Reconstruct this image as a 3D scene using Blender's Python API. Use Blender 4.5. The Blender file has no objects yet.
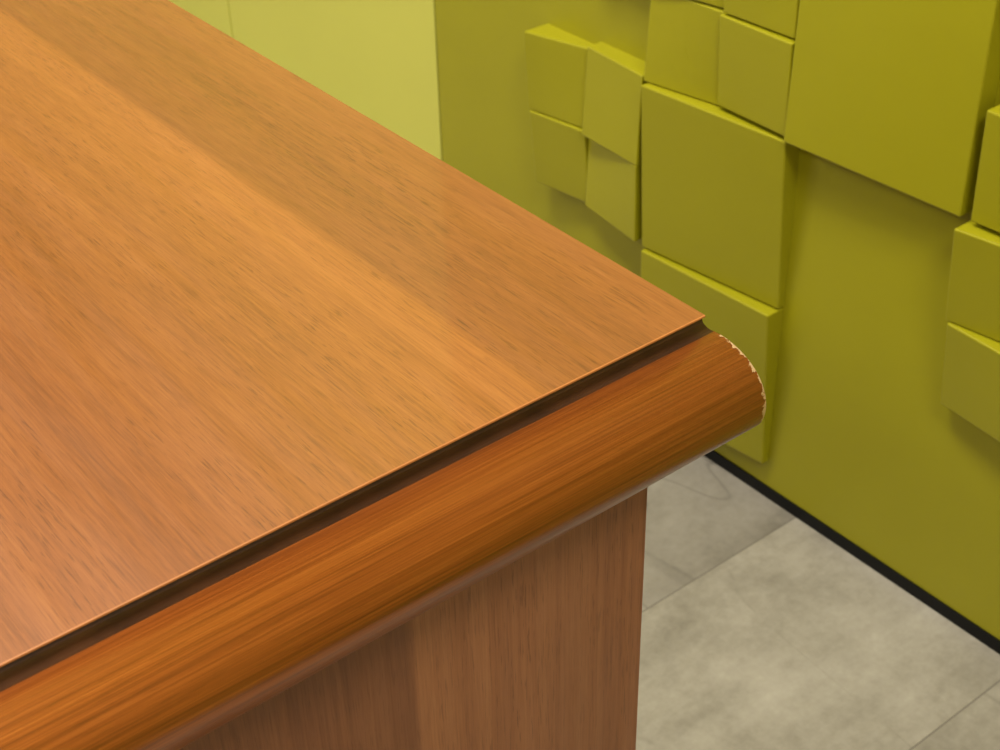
import bpy, bmesh, math
from mathutils import Matrix, Vector
sc=bpy.context.scene
sc.view_settings.view_transform='Standard'
sc.view_settings.look='None'
H=0.75; WX=0.6197

def lin(r,g,b):
    f=lambda c:(c/255/12.92) if c/255<=.04045 else ((c/255+.055)/1.055)**2.4
    return (f(r),f(g),f(b),1)

# ---------------------------------------------------------------- nodes
class NT:
    def __init__(s,name):
        s.m=bpy.data.materials.new(name); s.m.use_nodes=True
        s.t=s.m.node_tree; s.b=s.t.nodes['Principled BSDF']
    def n(s,ty,**kw):
        x=s.t.nodes.new(ty)
        for k,v in kw.items(): setattr(x,k,v)
        return x
    def l(s,a,b): s.t.links.new(a,b)
    def coord(s,scale,rot=(0,0,0),loc=(0,0,0),src=None):
        if src is None:
            src=s.n('ShaderNodeTexCoord').outputs['Object']
        m=s.n('ShaderNodeMapping'); m.inputs['Scale'].default_value=scale; m.inputs['Rotation'].default_value=rot; m.inputs['Location'].default_value=loc
        s.l(src,m.inputs['Vector']); return m.outputs[0]
    def noise(s,vec,scale=1,detail=4,rough=.5,dist=0):
        x=s.n('ShaderNodeTexNoise'); x.inputs['Scale'].default_value=scale; x.inputs['Detail'].default_value=detail
        x.inputs['Roughness'].default_value=rough; x.inputs['Distortion'].default_value=dist
        s.l(vec,x.inputs['Vector']); return x.outputs['Fac']
    def ramp(s,fac,stops,interp='LINEAR'):
        x=s.n('ShaderNodeValToRGB'); x.color_ramp.interpolation=interp
        e=x.color_ramp.elements
        st=[(p,c if len(c)==4 else (*c,1)) for p,c in stops]
        e[0].position=st[0][0]; e[0].color=st[0][1]
        e[1].position=st[-1][0]; e[1].color=st[-1][1]
        for p,c in st[1:-1]:
            k=e.new(p); k.color=c
        s.l(fac,x.inputs[0]); return x.outputs[0]
    def mix(s,a,b,fac,mode='MIX'):
        x=s.n('ShaderNodeMix',data_type='RGBA',blend_type=mode)
        for v,i in ((fac,0),(a,6),(b,7)):
            if isinstance(v,(int,float)): x.inputs[i].default_value=v
            elif isinstance(v,tuple): x.inputs[i].default_value=v
            else: s.l(v,x.inputs[i])
        return x.outputs[2]
    def math(s,op,a,b=0.0,c=0.0):
        x=s.n('ShaderNodeMath',operation=op)
        for i,v in enumerate((a,b,c)):
            if isinstance(v,(int,float)): x.inputs[i].default_value=v
            else: s.l(v,x.inputs[i])
        return x.outputs[0]
    def bump(s,h,strength,dist):
        x=s.n('ShaderNodeBump'); x.inputs['Strength'].default_value=strength; x.inputs['Distance'].default_value=dist
        s.l(h,x.inputs['Height']); s.l(x.outputs[0],s.b.inputs['Normal'])

def g(v): return (v,v,v,1)

def wood(name,axis,dark,mid,light,rough,strips=None,steps=(),pores=.5,fine=.5,med=.4,broad=.6,coat=0.0,wear=False,contrast=1.0,mf=(3.5,110),ff=(26,800),spec=.5,pf=(60,1250),coatr=.1):
    t=NT(name)
    tc=t.n('ShaderNodeTexCoord'); sx=t.n('ShaderNodeSeparateXYZ'); t.l(tc.outputs['Object'],sx.inputs[0])
    # each veneer leaf is cut from another part of the log: shift the figure at the joints
    off=0.0
    for i,s in enumerate(steps):
        off=t.math('ADD',off,t.math('MULTIPLY',t.math('GREATER_THAN',sx.outputs[0],s),3.17+i*1.3))
    src=t.n('ShaderNodeVectorMath',operation='ADD'); t.l(tc.outputs['Object'],src.inputs[0])
    cb=t.n('ShaderNodeCombineXYZ')
    for i in range(3):
        if isinstance(off,float): cb.inputs[i].default_value=0
        else: t.l(off,cb.inputs[i])
    t.l(cb.outputs[0],src.inputs[1]); S=src.outputs[0]
    def sc3(al,ac):
        v=[ac]*3; v['XYZ'.index(axis)]=al; return tuple(v)
    b1=t.noise(t.coord(sc3(1.1,17),src=S),1,3,.55,.5)          # broad figure
    b2=t.noise(t.coord(sc3(*mf),src=S),1,5,.6,.25)              # medium streaks
    b3=t.noise(t.coord(sc3(*ff),src=S),1,4,.7,.1)               # fine fibres
    f=t.math('ADD',t.math('MULTIPLY',b1,broad),t.math('ADD',t.math('MULTIPLY',b2,med),t.math('MULTIPLY',b3,fine)))
    tot=broad+med+fine
    f=t.math('ADD',t.math('MULTIPLY',t.math('SUBTRACT',f,.5*tot),2.4*contrast/tot),.5)
    col=t.ramp(f,[(.1,dark),(.5,mid),(.9,light)])
    # pores: short dark dashes along the grain
    p=t.noise(t.coord(sc3(*pf),loc=(3,7,1),src=S),1,2,.5)
    pd=t.noise(t.coord(sc3(4,30),loc=(1,2,9),src=S),1,3,.6)
    pm=t.math('MULTIPLY',t.ramp(p,[(.585,g(0)),(.66,g(1))]),t.ramp(pd,[(.40,g(.25)),(.64,g(1))]))
    col=t.mix(col,tuple([c*.5 for c in dark[:3]]+[1]),t.math('MULTIPLY',pm,pores))
    if strips:
        v=t.math('ADD',t.math('MULTIPLY',sx.outputs[0],1/1.7),1.0)
        tint=t.ramp(v,[(max(0,1+x/1.7),c) for x,c in strips],'LINEAR')
        col=t.mix(col,tint,1.0,'MULTIPLY')
    if wear:
        nz=t.noise(t.coord((260,260,260)),1,4,.65)
        # chipped lacquer along the cut end of the moulding (x close to 0)
        lim=t.math('MULTIPLY',t.math('SUBTRACT',nz,.41),-.0115)
        m=t.math('GREATER_THAN',sx.outputs[0],lim)
        m=t.math('MULTIPLY',m,t.math('LESS_THAN',sx.outputs[1],-.0115))
        m=t.math('MULTIPLY',m,t.math('GREATER_THAN',sx.outputs[2],.708))
        col=t.mix(col,lin(226,188,146),m)
    rn=t.noise(t.coord(sc3(8,90)),1,3,.5)
    t.l(t.ramp(rn,[(.3,g(rough-.05)),(.7,g(rough+.07))]),t.b.inputs['Roughness'])
    t.l(col,t.b.inputs['Base Color'])
    t.b.inputs['Specular IOR Level'].default_value=spec
    t.b.inputs['Coat Weight'].default_value=coat; t.b.inputs['Coat Roughness'].default_value=coatr
    t.bump(t.math('SUBTRACT',b3,t.math('MULTIPLY',pm,.6)),.08,.0005)
    return t.m

def plain(name,c,rough=.5,noise=0.0,scale=8,bump=0,spec=.5):
    t=NT(name); t.b.inputs['Roughness'].default_value=rough; t.b.inputs['Specular IOR Level'].default_value=spec
    n=t.noise(t.coord((1,1,1)),scale,4,.55)
    lo=tuple([x*(1-noise) for x in c[:3]]+[1]); hi=tuple([min(1,x*(1+noise)) for x in c[:3]]+[1])
    t.l(t.ramp(n,[(.3,lo),(.7,hi)]),t.b.inputs['Base Color'])
    if bump:
        t.bump(t.noise(t.coord((1,1,1)),400,3,.6),bump,.0004)
    return t.m

M_top=wood('desk_top_veneer','Y',lin(110,66,30),lin(141,87,41),lin(160,104,54),.36,
    strips=[(-1.7,(.93,.86,.84,1)),(-.62,(.90,.84,.80,1)),(-.45,(.96,.90,.85,1)),(-.33,(.93,.86,.82,1)),(-.30,(.88,.80,.72,1)),(-.225,(.95,.90,.85,1)),(-.17,(1.0,.98,.95,1)),(-.1029,(1.12,1.10,1.05,1)),(-.1025,(.80,.75,.78,1)),(-.06,(.90,.86,.88,1)),(0,(.90,.86,.88,1))],
    steps=(-.30,-.1027),pores=.6,fine=.5,med=.22,broad=.2,coat=.55,contrast=.8,spec=.3,coatr=.05)
M_mold=wood('moulding_stained_wood','X',lin(100,48,13),lin(138,71,24),lin(164,93,37),.33,pores=.3,fine=.9,med=.6,broad=.15,coat=.45,wear=True,contrast=1.1,mf=(3,330),ff=(9,1500),spec=.4,coatr=.17)
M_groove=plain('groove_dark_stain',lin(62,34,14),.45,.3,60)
M_lip=plain('veneer_edge_painted_highlight',lin(172,108,54),.4,.1,60)  # veneer edge, with the bright highlight along it put into the lighter colour
M_panel=wood('desk_panel_veneer','Z',lin(104,62,38),lin(139,91,58),lin(160,111,74),.4,
    strips=[(-1.7,(.9,.85,.8,1)),(-.42,(.92,.86,.82,1)),(-.1872,(.70,.64,.62,1)),(-.1865,(1.08,1.05,1.0,1)),(-.12,(1.0,.95,.92,1)),(-.08,(.88,.84,.80,1)),(-.03,(.96,.90,.84,1))],steps=(-.1868,),pores=.5,fine=.4,med=.5,broad=.4,mf=(1.5,170),contrast=.85,spec=.35)
M_green=plain('wall_paint_olive_green',lin(154,148,17),.42,.03,5,.05,spec=.4)
M_light=plain('door_laminate_lime',lin(200,198,88),.4,.02,3,spec=.35)
M_black=plain('skirting_black',lin(12,13,12),.5,.1,20,spec=.2)
M_white=plain('plaster_white',lin(222,219,210),.8,.02,4)
M_ceil=plain('ceiling_panels_grey',lin(190,187,178),.85,.02,4)

# floor: cement tiles
def floor_mat():
    t=NT('floor_cement_tiles')
    tc=t.n('ShaderNodeTexCoord'); sx=t.n('ShaderNodeSeparateXYZ'); t.l(tc.outputs['Object'],sx.inputs[0])
    X,Y=sx.outputs[0],sx.outputs[1]
    ry=t.math('DIVIDE',t.math('SUBTRACT',Y,.1025),.309)
    row=t.math('FLOOR',ry)
    rx=t.math('DIVIDE',t.math('ADD',t.math('SUBTRACT',X,.62),t.math('MULTIPLY',row,.41)),1.236)
    colm=t.math('FLOOR',rx)
    fy=t.math('FRACT',ry); fx=t.math('FRACT',rx)
    def edge(f,w):
        return t.math('LESS_THAN',t.math('MINIMUM',f,t.math('SUBTRACT',1.0,f)),w)
    j=t.math('MAXIMUM',edge(fy,.0032),edge(fx,.0009))
    cb=t.n('ShaderNodeCombineXYZ'); t.l(row,cb.inputs[0]); t.l(colm,cb.inputs[1])
    wn=t.n('ShaderNodeTexWhiteNoise',noise_dimensions='3D'); t.l(cb.outputs[0],wn.inputs['Vector'])
    add=t.n('ShaderNodeVectorMath',operation='ADD'); t.l(tc.outputs['Object'],add.inputs[0])
    sc_=t.n('ShaderNodeVectorMath',operation='SCALE'); sc_.inputs['Scale'].default_value=9; t.l(wn.outputs['Color'],sc_.inputs[0]); t.l(sc_.outputs[0],add.inputs[1])
    a=t.noise(add.outputs[0],8,7,.68,.1); b=t.noise(t.coord((3,12,1),src=add.outputs[0]),1,6,.68,.2)
    c=t.noise(add.outputs[0],80,4,.7)
    f=t.math('ADD',t.math('MULTIPLY',a,.5),t.math('ADD',t.math('MULTIPLY',b,.32),t.math('MULTIPLY',c,.18)))
    col=t.ramp(f,[(.35,lin(120,114,100)),(.5,lin(150,144,129)),(.64,lin(170,164,149))])
    s=t.noise(t.coord((3.2,.7,1),rot=(0,0,.9),src=add.outputs[0]),1.3,3,.45,.5)
    sm=t.ramp(s,[(.495,g(0)),(.5,g(1)),(.505,g(0))])
    sm2=t.math('MULTIPLY',sm,t.ramp(a,[(.46,g(0)),(.56,g(1))]))
    col=t.mix(col,lin(104,98,86),t.math('MULTIPLY',sm2,.5))
    rowsh=t.math('COMPARE',row,1.0,.1)
    tint=t.mix(g(1.06),lin(224,223,224),rowsh)
    tint2=t.mix(g(.95),g(1.0),wn.outputs['Value'])
    col=t.mix(col,tint,1,'MULTIPLY'); col=t.mix(col,tint2,1,'MULTIPLY')
    col=t.mix(col,lin(100,94,83),t.math('MULTIPLY',j,.75))
    t.l(col,t.b.inputs['Base Color']); t.b.inputs['Roughness'].default_value=.5
    t.bump(t.math('SUBTRACT',c,t.math('MULTIPLY',j,3)),.15,.001)
    return t.m
M_floor=floor_mat()

# ---------------------------------------------------------------- mesh helpers
def obj(name,verts,faces,mats,mi=None,parent=None,smooth=None,bevel=0,seg=2):
    me=bpy.data.meshes.new(name); me.from_pydata(verts,[],faces)
    for m in mats: me.materials.append(m)
    if mi:
        for p,i in zip(me.polygons,mi): p.material_index=i
    bm=bmesh.new(); bm.from_mesh(me); bmesh.ops.recalc_face_normals(bm,faces=bm.faces); bm.to_mesh(me); bm.free()
    o=bpy.data.objects.new(name,me); sc.collection.objects.link(o)
    if parent: o.parent=parent
    if bevel:
        b=o.modifiers.new('bevel','BEVEL'); b.width=bevel; b.segments=seg; b.limit_method='ANGLE'; b.angle_limit=.5; b.harden_normals=False
    if smooth:
        for i,p in enumerate(me.polygons): p.use_smooth = smooth(i) if callable(smooth) else True
    return o
def box(name,x0,x1,y0,y1,z0,z1,m,parent=None,bevel=0):
    v=[(x,y,z) for x in (x0,x1) for y in (y0,y1) for z in (z0,z1)]
    f=[(0,1,3,2),(4,6,7,5),(0,4,5,1),(2,3,7,6),(0,2,6,4),(1,5,7,3)]
    return obj(name,v,f,[m],parent=parent,bevel=bevel)
def empty(name):
    e=bpy.data.objects.new(name,None); sc.collection.objects.link(e); return e

# ---------------------------------------------------------------- desk
desk=empty('office_desk')
DX0=-1.7; DD=0.85
ctrl=[(7,6.3),(12,6.0),(18,6.5),(26,8.6),(33,12),(39,17),(43,23),(45,30),(44.8,37),(42.5,43.5),(38,48.5),(31,51.8),(23,53)]
def catmull(P,n=4):
    out=[]
    for i in range(len(P)-1):
        p0=P[max(0,i-1)];p1=P[i];p2=P[i+1];p3=P[min(len(P)-1,i+2)]
        for k in range(n):
            u=k/n
            out.append(tuple(.5*((2*b)+(-a+c)*u+(2*a-5*b+4*c-d)*u*u+(-a+3*b-3*c+d)*u**3) for a,b,c,d in zip(p0,p1,p2,p3)))
    out.append(P[-1]); return out
groove=[(-.4,0),(0.3,.3),(0.4,1.1),(-1.4,1.5),(-1.8,3.2),(-1.0,5.0),(1.5,6.3),(4.5,6.7)]
mold=catmull(ctrl,5)
prof=groove+mold+[(5,53)]
half=[(-a/1000,H-b/1000) for a,b in prof]
other=[(DD+a/1000,H-b/1000) for a,b in reversed(prof)]
loop=half+other
n=len(loop)
verts=[];faces=[];mi=[];sm=[]
for x in (DX0,0.0):
    verts+=[(x,y,z) for y,z in loop]
ng=len(groove)
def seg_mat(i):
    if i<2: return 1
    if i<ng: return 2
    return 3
for i in range(n):
    j=(i+1)%n
    faces.append((i,j,n+j,n+i))
    if i<len(half)-1: mi.append(seg_mat(i)); sm.append(i>=ng-3)
    elif i==len(half)-1: mi.append(3); sm.append(False)
    elif i<n-1: mi.append(seg_mat(n-2-i)); sm.append(n-2-i>=ng-3)
    else: mi.append(0); sm.append(False)
faces.append(tuple(range(n))); mi.append(3); sm.append(False)
faces.append(tuple(range(2*n-1,n-1,-1))); mi.append(3); sm.append(False)
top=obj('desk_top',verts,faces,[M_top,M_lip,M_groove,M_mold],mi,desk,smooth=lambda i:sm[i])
PX=-0.0344
box('front_panel',-1.66,PX,0.0,.022,0,H-.053,M_panel,desk,bevel=.0008)
box('side_panel_near',PX-.024,PX-.001,.0225,.83,0,H-.053,M_panel,desk)
box('side_panel_far',-1.66,-1.637,.0225,.83,0,H-.053,M_panel,desk)

# ---------------------------------------------------------------- relief panels on the wall
T=[ # y0,y1,z0,z1, depth at: top-far, top-near, bottom-near, bottom-far (mm)
(772,866,371,472,37,12,16,32),
(669,771,370,479,20,29,34,28),
(774,862,270,370,33,20,12,24),
(670,774,270,370,14,34,32,18),
(564,664,476,581,26,20,16,33),
(464,563,480,581,27,28,24,22),
(466,560,583,685,30,23,22,25),
(562,660,583,685,30,21,17,33),
(464,660,268,475,40,24,9,30),
(464,657,51,266,34,25,9,30),
(252,462,478,705,24,24,22,30),
(140,240,480,592,29,30,18,23),
(140,246,371,475,38,22,12,26),
(138,242,268,370,28,34,24,14),
(-80,138,268,476,20,34,28,14),
(-80,36,478,590,30,18,26,20),(38,138,478,590,22,34,18,26),
(36,250,708,920,34,20,26,18),(252,462,707,812,18,30,24,32),(466,660,687,890,30,18,22,34),
(-300,-82,380,590,32,20,16,30),(-190,-82,268,378,20,30,28,18),
(664,770,590,700,30,20,18,28),
]
rv=[];rf=[]
for y0,y1,z0,z1,a,b,c,d in T:
    y0,y1,z0,z1,a,b,c,d=[q/1000 for q in (y0,y1,z0,z1,a,b,c,d)]
    N=4
    gr=[[None]*(N+1) for _ in range(N+1)]
    for i in range(N+1):
        for j in range(N+1):
            u=i/N; v=j/N
            h=(a*(1-u)+b*u)*(1-v)+(d*(1-u)+c*u)*v
            gr[i][j]=len(rv); rv.append((WX-h,y1+(y0-y1)*u,z1+(z0-z1)*v))
    for i in range(N):
        for j in range(N):
            rf.append((gr[i][j],gr[i+1][j],gr[i+1][j+1],gr[i][j+1]))
    ring=[gr[i][0] for i in range(N)]+[gr[N][j] for j in range(N)]+[gr[i][N] for i in range(N,0,-1)]+[gr[0][j] for j in range(N,0,-1)]
    base=[]
    for r in ring:
        base.append(len(rv)); rv.append((WX,rv[r][1],rv[r][2]))
    L=len(ring)
    for i in range(L):
        rf.append((ring[i],base[i],base[(i+1)%L],ring[(i+1)%L]))
relief=obj('wall_relief_panels',rv,rf,[M_green],smooth=False,bevel=.0016,seg=2)

# ---------------------------------------------------------------- room
box('floor',-3.2,WX+.1,-2.8,4.2,-.05,0,M_floor)
box('wall_right',WX,WX+.1,-2.8,1.095,0,2.7,M_green)
for i,(a,b) in enumerate([(1.099,1.673),(1.677,2.26),(2.264,2.85)]):
    box('door_%d'%(i+1),WX,WX+.04,a,b,.016,2.7,M_light,bevel=.001)
box('wall_right_rear',WX+.04,WX+.1,1.095,4.2,0,2.7,M_black)
box('wall_right_end',WX,WX+.04,2.854,4.2,0,2.7,M_light)
box('baseboard_right',WX-.002,WX,-2.8,1.095,0,.0165,M_black)
box('wall_back',-3.2,WX+.1,4.2,4.3,0,2.7,M_white)
box('wall_left',-3.3,-3.2,-2.8,4.2,0,2.7,M_white)
box('wall_front',-3.2,WX+.1,-2.9,-2.8,0,2.7,M_white)
box('ceiling',-3.2,WX+.1,-2.8,4.2,2.7,2.8,M_ceil)

def panel_light(x,y,sx,sy,e,col=(1,.95,.87)):
    em=bpy.data.materials.get('lamp_diffuser')
    if not em:
        t=NT('lamp_diffuser'); em=t.m
        t.b.inputs['Base Color'].default_value=(.9,.9,.9,1)
        t.b.inputs['Emission Color'].default_value=(1,.95,.85,1); t.b.inputs['Emission Strength'].default_value=3
    o=box('ceiling_lamp',x-sx/2-.02,x+sx/2+.02,y-sy/2-.02,y+sy/2+.02,2.66,2.70,em,bevel=.004)
    l=bpy.data.lights.new('ceiling_lamp_light','AREA'); l.shape='RECTANGLE'; l.size=sx; l.size_y=sy; l.energy=e; l.color=col
    lo=bpy.data.objects.new('lamp_light',l); lo.location=(x,y,2.65); sc.collection.objects.link(lo); lo.parent=o
panel_light(-.15,.9,.4,1.0,50)
panel_light(-1.7,3.2,.6,.6,34)
panel_light(-.45,-1.2,.6,.6,38)
panel_light(-2.3,.3,.6,.6,28)

w=bpy.data.worlds.new('world'); sc.world=w; w.use_nodes=True
w.node_tree.nodes['Background'].inputs[0].default_value=(.9,.9,.85,1)
w.node_tree.nodes['Background'].inputs[1].default_value=.3

# ---------------------------------------------------------------- camera
R=[[0.7832,-0.3745,0.4963],[-0.6214,-0.4426,0.6465],[-0.0225,-0.8148,-0.5794]]
cd=bpy.data.cameras.new('camera'); cd.sensor_width=36; cd.lens=53.78; cd.clip_start=.01
cd.dof.use_dof=True; cd.dof.focus_distance=.76; cd.dof.aperture_fstop=22
co=bpy.data.objects.new('camera',cd); sc.collection.objects.link(co); sc.camera=co
M=Matrix([[r[0],-r[1],-r[2]] for r in R]).to_4x4(); M.translation=Vector((-0.4641,-0.4343,1.1623)); co.matrix_world=M
